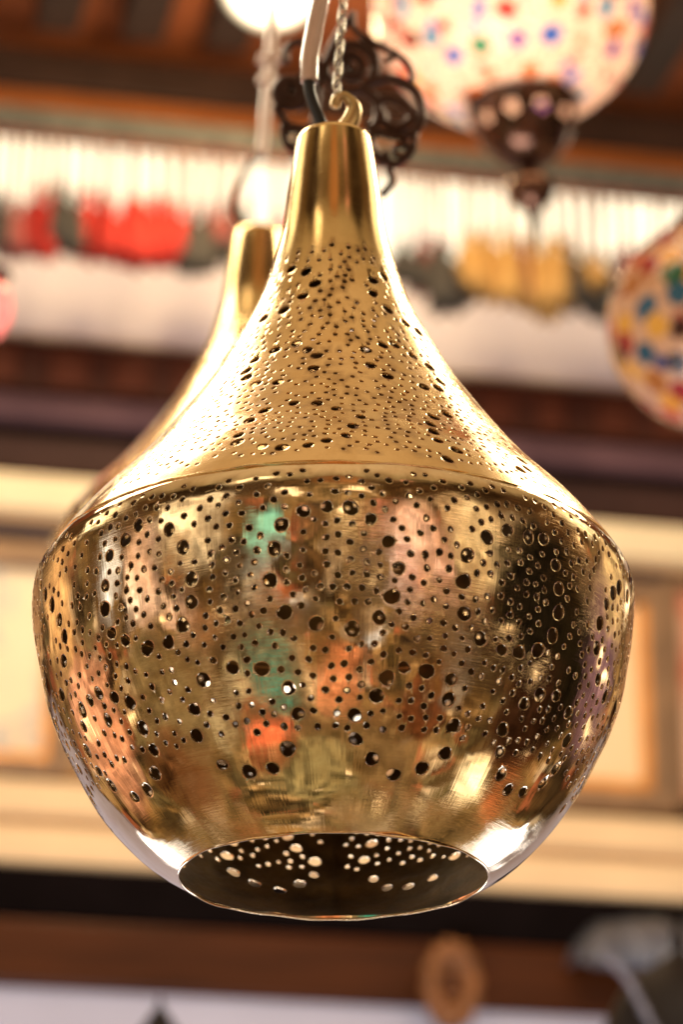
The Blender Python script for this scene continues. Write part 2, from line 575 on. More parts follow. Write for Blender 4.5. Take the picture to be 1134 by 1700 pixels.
def make_lantern(label):
    t = thing('brass_lantern', label, 'lantern', AX, 'pierced brass lanterns')
    sb, rb = s_of(BOWL)
    big = []
    rg = random.Random(3)
    for th, z in around(BOWL_BIG, True):
        h = (th, sb(z), rg.uniform(.0027, .0036))
        if all(math.hypot((h[0] - g[0]) * .14, h[1] - g[1]) > .0086 for g in big):
            big.append(h)
    holes = fill_holes(big, rosettes(BOWL_ROSE, sb, True), .00150, .0054, (sb(.5872), sb(.474)), rb, 11, .0017, .02)
    bowl = pierced_shell('bowl', BOWL, holes, .0010, M['bowl'], t, .006, 1, wob=.0009)
    sn, rn = s_of(NECK)
    bign = []
    for th, z in around(NECK_BIG):
        h = (th, sn(z), rg.uniform(.0026, .0033))
        if all(math.hypot((h[0] - g[0]) * rn(h[1]), h[1] - g[1]) > .0075 for g in bign):
            bign.append(h)
    holes_n = fill_holes(bign, rosettes(NECK_ROSE, sn), .00118, .0044, (sn(.760), sn(.600)), rn, 5, .0014, .0)
    neck = pierced_shell('neck', NECK, holes_n, .0010, M['neck'], t, .005, 2, wob=.0004)
    print('holes', len(holes), len(holes_n))
    # domed cap on the neck
    v, f = lathe([(.0195, .8345), (.0190, .8362), (.0176, .8374), (.0150, .8381), (.0080, .8388), (.0001, .8390)], 64)
    obj('cap', v, f, M['neck'], t)
    # folded edge round the mouth
    prof = [(.0742 + .0007 * math.cos(a), .4380 + .0007 * math.sin(a)) for a in [2 * PI * k / 10 for k in range(10)]]
    v, f = lathe(prof, 160, closed=True)
    v = [(x * (1 + .0015 * math.sin(5 * math.atan2(y, x) + 1)), y * (1 + .0015 * math.sin(5 * math.atan2(y, x) + 1)), z + .0003 * math.sin(7 * math.atan2(y, x)) + .0002 * math.sin(17 * math.atan2(y, x))) for x, y, z in v]
    obj('mouth_rim', v, f, M['bowl'], t)
    # soldered seam bead under the neck
    prof = [(.1411 + .0010 * math.cos(a), .5928 + .0009 * math.sin(a)) for a in [2 * PI * k / 8 for k in range(8)]]
    v, f = lathe(prof, 200, closed=True)
    v = [(x, y, z + .0003 * math.sin(23 * math.atan2(y, x)) + .0003 * math.sin(41 * math.atan2(y, x) + 2)) for x, y, z in v]
    obj('seam_bead', v, f, M['neck'], t)
    # hanging hook: a tapered tang that curls over
    tw = lambda u, v: pt(u, v, AX.y) - AX
    path = smooth_path([tw(566, 238), tw(569, 222), tw(582, 202), tw(588, 182), tw(582, 168), tw(570, 160), tw(559, 166), tw(556, 178)], 8)
    v, f = tube(path, lambda q: .0066 - .0038 * min(1, q * 1.6), 14)
    obj('hanging_hook', v, f, M['loop'], t)
    return t

lantern = make_lantern('large polished brass lantern pierced with dotted rosettes, sharp in front of everything else')
# ---------------------------------------------------------------- what the lantern hangs from
def chain_between(name, label, p0, p1, n, size, mat, parent_group=None):
    t = thing(name, label, 'chain', p1, parent_group)
    d = (p1 - p0); L = d.length; d.normalize()
    u = d.orthogonal().normalized(); w = d.cross(u)
    for k in range(n):
        c = p0 + d * (L * (k + .5) / n)
        a, b = (u, w) if k % 2 else (w, u)
        half = L / n * .66
        pts = []
        for q in range(16):
            an = 2 * PI * q / 16
            pts.append(c + d * (half * math.cos(an)) + a * (half * size * math.sin(an)) - t.location)
        v, f = tube(pts, half * .17, 6, closed=True)
        obj('link', v, f, mat, t)
    return t

chain_between('chain', 'thin twisted steel chain carrying the big front lantern by its hook', pt(557, 172, AX.y), pt(574, -60, AX.y + .01), 13, .46, M['chain'])
# flex with its clear sleeve
cord = thing('electric_cord', 'black electric cord in a clear sleeve, running into the neck of the front lantern', 'cord', pt(540, 232, AX.y))
cp = cord.location
path = smooth_path([pt(x, y, AX.y - .004) - cp for x, y in ((546, 236), (538, 214), (527, 190), (516, 160), (513, 134), (515, 90), (524, 40), (534, -10), (540, -70))], 6)
v, f = tube(path, .0031, 12); obj('cable', v, f, M['cable'], cord)
path = smooth_path([pt(x, y, AX.y - .004) - cp for x, y in ((513, 136), (513.5, 110), (515, 90), (524, 40), (534, -10), (540, -70))], 6)
v, f = tube(path, .0047, 14); obj('sleeve', v, f, M['sleeve'], cord)

# second lantern, further back and higher
lan2 = copy_tree(lantern)
lan2['label'] = 'blurred brass lantern half hidden behind the left flank of the front lantern'
Y2 = AX.y / .70
c2 = pt(430, 400, Y2)
lan2.location = (c2.x, Y2, c2.z - .8314)
for ch in list(lan2.children):
    if ch.name.startswith('hanging_hook'):
        bpy.data.objects.remove(ch)
path = smooth_path([pt(x, y, Y2) - lan2.location for x, y in ((428, 405), (440, 378), (424, 384), (402, 372), (389, 350), (392, 318), (408, 280), (426, 250), (436, 240))], 8)
v, f = tube(path, .0024, 12)
obj('hanging_hook', v, f, M['cup'], lan2)
c2 = thing('electric_cord', 'pale cord with clear beads dropping to the blurred lantern behind', 'cord', pt(436, 240, Y2))
path = smooth_path([pt(x, y, Y2) - c2.location for x, y in ((434, 262), (438, 230), (440, 190), (444, 150), (448, 100), (451, 50), (453, -50))], 6)
v, f = tube(path, .0042, 12); obj('sleeve', v, f, M['sleeve'], c2)
for x, y, r in ((440, 134, .0058), (462, 96, .0045), (437, 100, .0045)):
    v, f = ball(pt(x, y, Y2) - c2.location, r); obj('bead', v, f, M['sleeve'], c2)

# bronze scrollwork hanger between the two lanterns and the glass lamp
YS = 1.80
sc = thing('scroll_hanger', 'dark bronze openwork hanger of curling scrolls behind the chain', 'hanger', pt(580, 190, YS))
sp = lambda pts, n=8: smooth_path([pt(x, y, YS) - sc.location for x, y in pts], n)
def spiral(cx, cy, r0, r1, a0, a1, n=40):
    o = []
    for k in range(n + 1):
        q = k / n
        a = R(a0 + (a1 - a0) * q); r = r0 + (r1 - r0) * q
        o.append(pt(cx + r * math.cos(a), cy + r * math.sin(a), YS) - sc.location)
    return o
PX = .00036
strokes = [
    (sp([(585, 20), (589, 49), (628, 74), (670, 99), (684, 123), (680, 140), (668, 140)]), 5.5),
    (sp([(600, 142), (625, 134), (653, 130), (688, 148), (702, 180), (695, 212), (670, 226), (635, 222), (607, 208)]), 7),
    (sp([(625, 170), (642, 164), (668, 172), (684, 195), (663, 212), (639, 205), (634, 188)]), 8),
    (sp([(690, 222), (684, 250), (663, 270), (645, 268), (640, 252)]), 6),
    (sp([(668, 268), (648, 280), (651, 302), (634, 324)]), 6),
    (sp([(640, 100), (652, 96), (656, 84)]), 5),
    (spiral(581, 113, 40, 40, 0, 360), 7.5),
    (spiral(581, 113, 26, 8, 200, 640), 8),
    (spiral(481, 152, 31, 6, -60, 620), 9),
    (spiral(497, 92, 24, 22, 150, 330), 6),
    (sp([(456, 178), (476, 206), (500, 213), (524, 212)]), 6),
    (sp([(470, 208), (474, 235), (492, 252), (508, 246)]), 6),
    (sp([(518, 240), (545, 232), (600, 236), (625, 222)]), 6),
    (sp([(606, 150), (625, 168), (628, 196), (616, 222), (618, 250), (640, 272)]), 8),
    (sp([(520, 80), (530, 120), (526, 170), (520, 212)]), 6),
    (sp([(580, 30), (560, 60), (545, 90)]), 6),
    (spiral(664, 248, 16, 5, -90, 330), 5),
    (spiral(488, 226, 18, 6, 60, 420), 5),
    (sp([(600, 60), (622, 90), (626, 120), (612, 140)]), 6),
]
for pth, w in strokes:
    v, f = tube(pth, w * PX * 1.12, 10)
    obj('scroll', v, f, M['scroll'], sc)

for x, y, r_ in ((581, 113, 10), (481, 152, 8)):
    b_, f_ = ball((0, 0, 0), r_ * PX, 24, 10)
    c_ = pt(x, y, YS + .003) - sc.location
    obj('boss', [Vector((p.x, p.y * .12, p.z)) + c_ for p in b_], f_, M['scroll'], sc)

# ---------------------------------------------------------------- mosaic glass lamps
def mosaic(name, glass, scale, thr, cols, mottle=(.9, .75, .6), trans=.6):
    m = NT(name)
    tc = m.n('ShaderNodeTexCoord')
    nz = m.n('ShaderNodeTexNoise', {'Vector': tc.outputs['Object'], 'Scale': scale * 1.6, 'Detail': 2.0})
    ad = m.n('ShaderNodeVectorMath', {0: nz.outputs['Color'], 1: (.5, .5, .5)}, operation='SUBTRACT')
    sc_ = m.n('ShaderNodeVectorMath', {0: ad.outputs[0], 'Scale': .35 / scale}, operation='SCALE')
    ps = m.n('ShaderNodeVectorMath', {0: tc.outputs['Object'], 1: sc_.outputs[0]}, operation='ADD')
    vo = m.n('ShaderNodeTexVoronoi', {'Vector': ps.outputs[0], 'Scale': scale, 'Randomness': .75})
    sep = m.n('ShaderNodeSeparateColor', {0: vo.outputs['Color']})
    stops = [(i / len(cols), c) for i, c in enumerate(cols)]
    chip = m.ramp(sep.outputs[0], stops, 'CONSTANT')
    on = m.ramp(vo.outputs['Distance'], [(thr - .04, (1, 1, 1)), (thr + .04, (0, 0, 0))])
    beads = m.n('ShaderNodeTexVoronoi', {'Vector': tc.outputs['Object'], 'Scale': scale * 4.2})
    bd = m.ramp(beads.outputs['Distance'], [(.25, glass), (.6, mottle)])
    c = m.mix(on, bd, chip)
    df = m.n('ShaderNodeBsdfDiffuse', {'Color': c})
    tr = m.n('ShaderNodeBsdfTranslucent', {'Color': c})
    mx = m.n('ShaderNodeMixShader', {0: trans, 1: df.outputs[0], 2: tr.outputs[0]})
    gl = m.n('ShaderNodeBsdfGlossy', {'Roughness': .12, 'Color': (1, 1, 1, 1)})
    fr = m.n('ShaderNodeFresnel', {'IOR': 1.45})
    m2 = m.n('ShaderNodeMixShader', {0: fr.outputs[0], 1: mx.outputs[0], 2: gl.outputs[0]})
    bmp = m.n('ShaderNodeBump', {'Height': beads.outputs['Distance'], 'Strength': .3, 'Distance': .003})
    for q in (df, tr, gl):
        m.l(bmp.outputs[0], q.inputs['Normal'])
    m.l(m2.outputs[0], m.out.inputs[0])
    return m.m

CH = [(.45, .006, .006), (.02, .10, .42), (.55, .12, .01), (.01, .18, .05), (.40, .01, .01), (.60, .03, .02), (.05, .22, .35), (.30, .10, .02), (.62, .30, .03), (.05, .02, .01), (.45, .04, .04), (.12, .02, .25)]
M['mosaic_white'] = mosaic('white_mosaic_glass', (.92, .76, .60), 42, .43, CH, (.78, .46, .34))
M['mosaic_amber'] = mosaic('amber_mosaic_glass', (.72, .43, .24), 43, .52, [(.30, .012, .01), (.02, .05, .18), (.80, .36, .03), (.012, .10, .03), (.05, .015, .012), (.62, .09, .03), (.02, .10, .16), (.03, .02, .02), (.80, .42, .06), (.35, .02, .02), (.45, .16, .03)], (.66, .40, .24), .5)
M['pink_glass'] = mosaic('pink_mosaic_glass', (.95, .25, .25), 34, .2, [(.95, .12, .15), (.9, .3, .3), (.95, .2, .2)], (.9, .35, .32))

def globe_lamp(name, label, u, v, y, rad, squash, glassmat, power, colour, cup=True, bulb_off=(0, 0, 0)):
    c = pt(u, v, y)
    t = thing(name, label, 'lamp', c, 'mosaic glass lamps')
    m = 40
    prof = [(rad * math.sin(PI * j / m) + 1e-4, -rad * squash * math.cos(PI * j / m)) for j in range(0, m - 3)]
    vv, f = lathe(prof, 72)
    obj('glass_globe', vv, f, glassmat, t)
    vv, f = lathe([(.030, rad * squash * .95), (.034, rad * squash * 1.0), (.030, rad * squash * 1.08), (.012, rad * squash * 1.16), (.0115, rad * squash * 1.2)], 32)
    obj('metal_collar', vv, f, M['cup'], t)
    vv, f = tube([Vector((0, 0, rad * squash * 1.18)), Vector((0, 0, rad * squash * 1.18 + .35))], .004, 8)
    obj('hanging_rod', vv, f, M['cup'], t)
    li = bpy.data.lights.new('lamp_bulb', 'POINT')
    li.energy = power; li.color = colour; li.shadow_soft_size = .025
    lo = link(bpy.data.objects.new('lamp_bulb_light', li), t)
    lo.location = bulb_off
    return t, c, rad * squash

big, bc, bh = globe_lamp('mosaic_lamp', 'large white mosaic glass lamp with coloured chips and a bronze finial, upper right', 850, 14, 2.85, .1365, .88, M['mosaic_white'], 1.9, (1, .80, .58), bulb_off=(-.01, -.03, .015))
# bronze cup with arched openings, ball and spike
k = 2.85 / 1.5266 * .0003
def cupshell(parent, r, h, z0):
    prof = [(r * .16, z0 - h), (r * .36, z0 - h * .95), (r * .62, z0 - h * .80), (r * .84, z0 - h * .55), (r * .96, z0 - h * .26), (r * 1.0, z0)]
    prof = prof[::-1]
    d, pr, pz, a, b = resample(prof)
    hl = []
    for q in range(10):
        hl.append((-PI + 2 * PI * (q + .5) / 10, d[-1] * .34, r * .135))
    return pierced_shell('pierced_cup', prof, hl, .0015, M['cup'], parent, .004, 4)
zb = -bh
big.rotation_euler.y = R(-4.2)
cupshell(big, 95 * k, 132 * k, zb + .016)
vv, f = lathe([(88 * k, zb + .006), (95 * k, zb + .007), (99 * k, zb + .0125), (96 * k, zb + .021), (88 * k, zb + .021)], 60)
obj('cup_rim', vv, f, M['cup'], big)
z1 = zb + .016 - 132 * k
vv, f = lathe([(.006, z1 + .012), (14 * k, z1 + .004), (13 * k, z1 - .003), (20 * k, z1 - .008), (33 * k, z1 - .014), (36 * k, z1 - .021), (31 * k, z1 - .030), (17 * k, z1 - .037), (9 * k, z1 - .041), (10 * k, z1 - .046), (7 * k, z1 - .055), (4 * k, z1 - .068), (.0002, z1 - .082)], 40)
vv = [(x * 1.15, y * 1.15, z1 + (z - z1) * 1.2) for x, y, z in vv]
obj('finial', vv, f, M['cup'], big)

amb, ac, ah = globe_lamp('mosaic_lamp', 'amber mosaic glass globe at the right edge, chips of blue, red and orange', 1182, 540, 2.62, .0915, 1.02, M['mosaic_amber'], .16, (1, .62, .30))
pink, pc_, ph_ = globe_lamp('mosaic_lamp', 'pink glass globe just showing at the left edge beneath the tassels', -42, 512, 2.9, .036, 1.0, M['pink_glass'], .2, (1, .6, .5))

# bare bulb, lit
bl = thing('light_bulb', 'bright round lamp bulb glaring at the top beside the chain', 'bulb', pt(452, -36, 3.55))
m = NT('lit_bulb_glass')
lw_ = m.n('ShaderNodeLayerWeight', {'Blend': .5})
fc = m.math('SUBTRACT', 1.0, lw_.outputs['Facing'])
e = m.n('ShaderNodeEmission', {'Color': (1, .78, .48, 1), 'Strength': m.math('MULTIPLY_ADD', m.math('POWER', fc, 3.0), 26.0, .5)})
m.l(e.outputs[0], m.out.inputs[0])
v, f = ball((0, 0, 0), .066, 32, 20, .98); obj('glass_bulb', v, f, m.m, bl)
v, f = lathe([(.020, .040), (.022, .055), (.018, .085), (.010, .095), (.005, .10), (.005, .45)], 24); obj('bulb_holder', v, f, M['cup'], bl)

# ---------------------------------------------------------------- the shop wall behind
M['ceil_wood'] = simple('reddish_ceiling_boards', (.27, .08, .028), .5, 0, .3, 6, stretch=(1, 1, 1), spec=.12)
M['beam_dark'] = simple('dark_stained_beam', (.035, .018, .012), .5, 0, .3, 8, spec=.12)
M['fascia'] = simple('orange_varnished_board', (.24, .075, .020), .4, 0, .25, 7, stretch=(1, 1, 6), spec=.12)
M['white_wall'] = simple('white_plaster', (.86, .80, .78), .8, 0, .05, 5)
M['carved'] = simple('carved_mahogany', (.060, .018, .010), .5, 0, .3, 10, spec=.12)
M['carved_panel'] = simple('lighter_mahogany', (.095, .026, .012), .5, 0, .3, 14, spec=.12)
M['mauve'] = simple('mauve_painted_moulding', (.115, .062, .072), .6, 0, .2, 10, spec=.12)
M['black'] = simple('black_shade_board', (.006, .004, .004), .8, 0, .3, 10, spec=.02)  # near black colour that paints shade under the moulding and the ledge
M['umber'] = simple('umber_board', (.045, .022, .018), .6, 0, .2, 8, spec=.12)
M['cream'] = simple('cream_gloss_trim', (.90, .78, .52), .45, 0, .06, 6, spec=.12)
M['tan'] = simple('tan_wood_trim', (.48, .32, .18), .5, 0, .2, 8, stretch=(1, 1, 5), spec=.12)
M['slate'] = simple('slate_grey_strip', (.06, .045, .05), .6, 0, .2, 8, spec=.12)
M['ledge'] = simple('honey_painted_ledge', (.88, .66, .39), .45, 0, .08, 5, spec=.12)
M['red_wood'] = simple('red_brown_varnished_wood', (.062, .018, .005), .35, 0, .45, 7, stretch=(.5, 1, 9), spec=.12)
M['pale_blue'] = simple('pale_blue_plaster', (.47, .48, .60), .8, 0, .05, 5)

A0, A1 = -1.7, 1.9
wall = wbox('wall', A0, A1, .0, wz(-420), -.20, -.06, M['white_wall'], None, 0)
tag(wall, kind='structure')
def board(name, label, cat, v0, v1, d0, d1, mat, parent=None, bev=.004):
    """a long board whose face (at d1) fills photo rows v0..v1 at the middle column"""
    o = wbox(name, A0, A1, wz(v1, d1), wz(v0, d1), d0, d1, mat, parent, bev)
    if label: tag(o, label, cat)
    return o

# ceiling: boards running back to front above the camera side, with rafters
czz = wz(134, 0.0)
bmc = box_bm(A1 - A0, 1.8, .03, 0)
ceil = from_bm('ceiling', bmc, M['ceil_wood'])
Mw = Matrix(((WT.x, -WN.x, 0), (WT.y, -WN.y, 0), (0, 0, 1))).to_4x4()
ceil.matrix_world = Matrix.Translation(wpos(.1, czz + .03, .85)) @ Mw
tag(ceil, kind='structure')
def rafter(a, slant):
    bm = box_bm(.062, 1.62, .06, .004)
    o = from_bm('rafter', bm, M['beam_dark'])
    o.matrix_world = Matrix.Translation(wpos(a, czz - .012, .93)) @ Mw
    tag(o, None, 'rafter', 'dark rafters under the ceiling boards')
    return o
rl = [(-.44, 'dark rafter nearest the left edge of the ceiling'), (-.318, 'dark rafter crossing the orange ceiling left of the bulb'), (-.196, 'dark rafter just left of the bulb'), (.42, 'dark rafter at the right of the mosaic lamp')]
for a, lb in rl:
    rafter(a, 0)['label'] = lb
board('ceiling_beam', 'dark beam across the top of the wall under the ceiling boards', 'beam', 134, 194, -.06, .035, M['beam_dark'])
board('fascia_board', 'orange varnished board lit by the bulb above the tassel rail', 'board', 190, 262, -.06, .02, M['fascia'])

# bright wall strip behind the tassels, its light put in as emission
m = NT('emissive_wall_strip')
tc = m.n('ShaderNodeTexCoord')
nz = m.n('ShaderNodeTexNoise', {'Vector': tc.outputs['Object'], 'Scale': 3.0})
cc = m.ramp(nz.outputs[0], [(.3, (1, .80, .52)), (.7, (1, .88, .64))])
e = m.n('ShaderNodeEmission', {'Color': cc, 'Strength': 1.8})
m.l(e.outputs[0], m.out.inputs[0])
st = thing('glow_strip', 'cream wall strip behind the row of tassels, its brightness put in as glow', 'light', wpos(0, wz(440, -.02), -.02))
b = wbox('glow_panel', A0, A1, wz(418, -.02), wz(262, -.02), -.06, -.02, m.m, st, 0)
board('plaster_band', 'smooth white plaster band below the hanging tassels', 'wall band', 418, 606, -.06, -.01, M['white_wall'])

fr = thing('carved_frieze', 'dark mahogany frieze with square lighter panels under the white band', 'frieze', wpos(0, wz(690, .05), .05))
board('board', None, None, 606, 694, -.06, .012, M['carved'], fr)
for i in range(-9, 14):
    a = i * .088 + .02
    w = .056 if i % 3 else .044
    wbox('panel', a, a + w, wz(682, .018), wz(618, .018), .010, .018, M['carved_panel'], fr, .006)
board('moulding', 'mauve grey moulding beneath the carved frieze', 'moulding', 694, 742, -.06, .045, M['mauve'], None, .012)
board('shade_strip', 'black strip painted as shade beneath the mauve moulding', 'strip', 742, 766, -.06, .030, M['black'])  # black board stands in for the shade line under the moulding
board('umber_rail', 'umber brown board above the upper cream trim', 'board', 766, 826, -.06, .040, M['umber'])
board('cream_trim', 'glossy upper cream trim between brown boards behind the lantern shoulders', 'trim', 826, 888, -.06, .060, M['cream'], None, .008)
board('trim_lip', 'thin tan lip just under the upper cream trim', 'trim', 888, 906, -.06, .050, M['tan'])
board('slate_strip', 'slate grey strip above the framed pictures', 'strip', 906, 936, -.06, .036, M['slate'])
board('picture_rail', 'tan wooden rail above the framed pictures', 'rail', 936, 982, -.06, .030, M['tan'])
board('back_board', 'honey coloured back board behind the framed pictures', 'board', 982, 1322, -.06, -.02, M['tan'])
ld = thing('ledge', 'honey coloured ledge with a groove carrying the framed pictures', 'ledge', wpos(0, wz(1450, .12), .12))
board('top_step', None, None, 1326, 1384, -.06, .060, M['ledge'], ld, .006)
board('groove', None, None, 1384, 1398, -.06, .050, M['tan'], ld, 0)
board('front_board', None, None, 1398, 1462, -.06, .064, M['ledge'], ld, .008)
board('ledge_shade_board', 'near black board painted as the shade below the honey ledge', 'board', 1462, 1552, -.06, .058, M['black'])  # dark board takes the place of the ledge's underside shadow
board('wooden_beam', 'red brown varnished beam below the painted shade board', 'beam', 1552, 1664, -.06, .066, M['red_wood'], None, .008)
lw = wbox('lower_wall', A0, A1, .0, wz(1664, .055), -.06, .055, M['pale_blue'], None, 0)
tag(lw, kind='structure')

# framed pictures on the ledge
def painting(name, stops, scale, seed, stretch=(1, 1, 1)):
    m = NT(name)
    tc = m.n('ShaderNodeTexCoord')
    mp = m.n('ShaderNodeMapping', {'Vector': tc.outputs['Object'], 'Location': (seed, seed * .7, 0), 'Scale': stretch})
    nz = m.n('ShaderNodeTexNoise', {'Vector': mp.outputs[0], 'Scale': scale, 'Detail': 2.5, 'Distortion': .6})
    c = m.ramp(nz.outputs[0], stops)
    p = m.n('ShaderNodeBsdfPrincipled', {'Base Color': c, 'Roughness': .35})
    m.l(p.outputs[0], m.out.inputs[0])
    return m.m
M['frame_brown'] = simple('brown_picture_frame', (.26, .15, .07), .4, 0, .25, 20)
M['frame_gold'] = simple('orange_gilt_slip', (.75, .33, .08), .4, .3, .2, 20)
P1 = painting('cream_painting_blue_figures', [(.36, (.92, .76, .50)), (.50, (.90, .74, .48)), (.57, (.48, .48, .44)), (.63, (.88, .68, .42)), (.70, (.40, .42, .42))], 7, 3.1)
P2 = painting('cream_glowing_print', [(.35, (.95, .72, .40)), (.65, (.96, .80, .52))], 6, 1.0)
P3 = painting('red_edged_print', [(.40, (.92, .60, .38)), (.55, (.75, .20, .10)), (.7, (.95, .74, .48))], 5, 7.0)
def picture(label, u0, u1, v0, v1, art, fw, d=.05, slip=True):
    a0, z0 = wp(u0, v1, d); a1, _ = wp(u1, v1, d); _, z1 = wp((u0 + u1) / 2, v0, d)
    z0 = wp((u0 + u1) / 2, v1, d)[1]
    t = thing('framed_picture', label, 'picture', wpos((a0 + a1) / 2, z0, d), 'framed pictures along the ledge')
    wbox('picture_print', a0 + fw * .5, a1 - fw * .5, z0 + fw * .5, z1 - fw * .5, d - .015, d - .006, art, t, 0)
    for q in ((a0, a0 + fw, z0, z1), (a1 - fw, a1, z0, z1)):
        wbox('frame_side', *q, d - .02, d + .012, M['frame_brown'], t, .004)
    for q in ((a0 + fw, a1 - fw, z0, z0 + fw), (a0 + fw, a1 - fw, z1 - fw, z1)):
        wbox('frame_rail', *q, d - .02, d + .011, M['frame_brown'], t, .004)
    if slip:
        g = fw * .45
        wbox('gilt_slip', a1 - fw - g, a1 - fw, z0 + fw, z1 - fw, d - .006, d + .004, M['frame_gold'], t, 0)
        wbox('gilt_slip', a0 + fw, a1 - fw - g, z0 + fw, z0 + fw + g, d - .006, d + .004, M['frame_gold'], t, 0)
    return t
picture('framed cream picture with blue grey figures at the left edge', -330, 108, 905, 1280, P1, .022, .05)
picture('framed pale cream print right beside the lantern', 770, 1120, 962, 1342, P2, .030, .05)
picture('framed red and cream print cut by the right edge', 1122, 1400, 975, 1350, P3, .014, .045, False)

# ---------------------------------------------------------------- tassels on their rail
M['rail'] = simple('grey_green_braid', (.075, .075, .06), .9, 0, .55, 60)
M['red_braid'] = simple('dull_red_braid', (.16, .03, .02), .9, 0, .3, 60)
DT = .24
za, zb_ = wz(272, DT), wz(234, DT)
rail = thing('tassel_rail', 'grey green braided rail that the tassels hang from', 'rail', wpos(0, za, DT))
wbox('braid', A0, A1, za, zb_, DT - .012, DT + .012, M['rail'], rail, .008)
wbox('edging', A0, A1, za - .006, za, DT - .008, DT + .008, M['red_braid'], rail, .002)
TC = {
    'red': simple('scarlet_thread', (.42, .020, .010), .8, 0, .35, 90, stretch=(1, 1, .08)),
    'charcoal': simple('charcoal_thread', (.045, .040, .032), .8, 0, .4, 90, stretch=(1, 1, .08)),
    'gold': simple('gold_thread', (.50, .29, .08), .7, 0, .35, 90, stretch=(1, 1, .08)),
    'plum': simple('plum_thread', (.24, .06, .05), .8, 0, .35, 90, stretch=(1, 1, .08)),
}
M['string'] = simple('tassel_string', (.26, .13, .06), .8, 0, .2, 90)
def tassel(colour, u, vtop, vbot, width, fine=1.0):
    d = DT + rnd.uniform(-.02, .02)
    a, ztop = wp(u, vtop, d)
    _, zbot = wp(u, vbot, d)
    L = ztop - zbot
    t = thing('tassel', None, 'tassel', wpos(a, zbot, d), 'tassels hanging in a row from the braided rail')
    n = 26
    w = width / 2
    prof = [(.0006, L), (w * .30, L * .985), (w * .42, L * .92), (w * .36, L * .84), (w * .28, L * .80), (w * .52, L * .70), (w * .78, L * .48), (w * .93, L * .22), (w * 1.0, L * .02), (w * .8, 0.0), (.0008, L * .06)]
    vs, fs = lathe(prof, n)
    ph = rnd.random() * 6
    out = []
    for i, p in enumerate(vs):
        j = i // n
        x, y, z = p
        if j >= 5:
            an = math.atan2(y, x)
            q = 1 + .07 * math.sin(9 * an + ph) + .06 * math.sin(14 * an + 2 * ph)
            x *= q; y *= q
            if j >= 8:
                z += L * .05 * math.sin(5 * an + ph) + rnd.uniform(-.04, .03) * L
        out.append((x, y, z))
    obj('fringe', out, fs, TC[colour], t)
    ps = wpos(a, zb_ - .02, DT) - t.location
    v, f = tube([Vector((0, 0, L * .97)), (Vector((0, 0, L)) + ps) * .5 + Vector((.001, 0, 0)), ps], lambda q: (.0034 + .0045 * max(0, q - .55)) * fine, 7)
    obj('string', v, f, M['string'], t)
    # a short bell of thread near the head
    v, f = lathe([(.001, L * 1.10), (w * .26, L * 1.07), (w * .20, L * 1.01), (.001, L * .99)], 14)
    obj('knot', v, f, TC['gold' if colour == 'red' else 'red' if colour == 'charcoal' else colour], t)
    return t
spots = []
# colour, u, v of the top and bottom of the fringe, width in metres; v follows the slope of the wall
row = [('charcoal', -18, 318, 408, .040), ('plum', 22, 340, 420, .040), ('red', 62, 318, 408, .040), ('charcoal', 98, 312, 405, .044), ('red', 146, 326, 416, .046), ('red', 182, 344, 424, .044), ('red', 220, 336, 430, .048), ('red', 262, 334, 424, .050), ('red', 292, 346, 418, .036), ('charcoal', 320, 352, 440, .038), ('plum', 350, 352, 408, .040), ('charcoal', 378, 342, 425, .044), ('red', 462, 360, 420, .036),
       ('charcoal', 668, 408, 462, .040), ('plum', 702, 398, 478, .042), ('charcoal', 738, 414, 500, .048), ('gold', 778, 394, 478, .046), ('gold', 812, 392, 484, .046), ('gold', 846, 400, 494, .046), ('gold', 884, 404, 508, .048), ('gold', 922, 404, 500, .048), ('charcoal', 950, 420, 496, .044), ('gold', 972, 428, 470, .034), ('charcoal', 996, 430, 512, .044), ('plum', 1040, 420, 512, .042), ('charcoal', 1090, 420, 515, .042), ('gold', 1140, 425, 515, .044)]
extra = []
for c, u, v0_, v1_, w in list(row):
    if 390 < u < 640 or u > 1100:
        continue
    c2_ = c if rnd.random() < .72 else rnd.choice(['plum', 'charcoal', c])
    extra.append((c2_, u + rnd.uniform(18, 28), v0_ + rnd.uniform(2, 16), v1_ + rnd.uniform(-8, 10), w * rnd.uniform(.62, .85), .4))
row = [q + (1.0,) for q in row]
row = sorted(row + extra, key=lambda q: q[1])
ORD = ['first', 'second', 'third', 'fourth', 'fifth', 'sixth', 'seventh', 'eighth', 'ninth', 'tenth', 'eleventh', 'twelfth', 'thirteenth', 'fourteenth', 'fifteenth', 'sixteenth', 'seventeenth', 'eighteenth', 'nineteenth', 'twentieth', 'twenty-first', 'twenty-second', 'twenty-third', 'twenty-fourth']
cnt = {}
DESC = {'red': 'scarlet red tassel', 'charcoal': 'charcoal grey tassel', 'gold': 'pale gold tassel', 'plum': 'dull plum tassel'}
for c, u, v0_, v1_, w, fine in row:
    t = tassel(c, u, v0_ - 8, v1_ + rnd.uniform(0, 12), w * (1.08 if c != 'gold' else 1.0), fine)
    cnt[c] = cnt.get(c, 0) + 1
    t['label'] = f'{DESC[c]} on the braided rail, {ORD[cnt[c] - 1]} of that colour from the left'

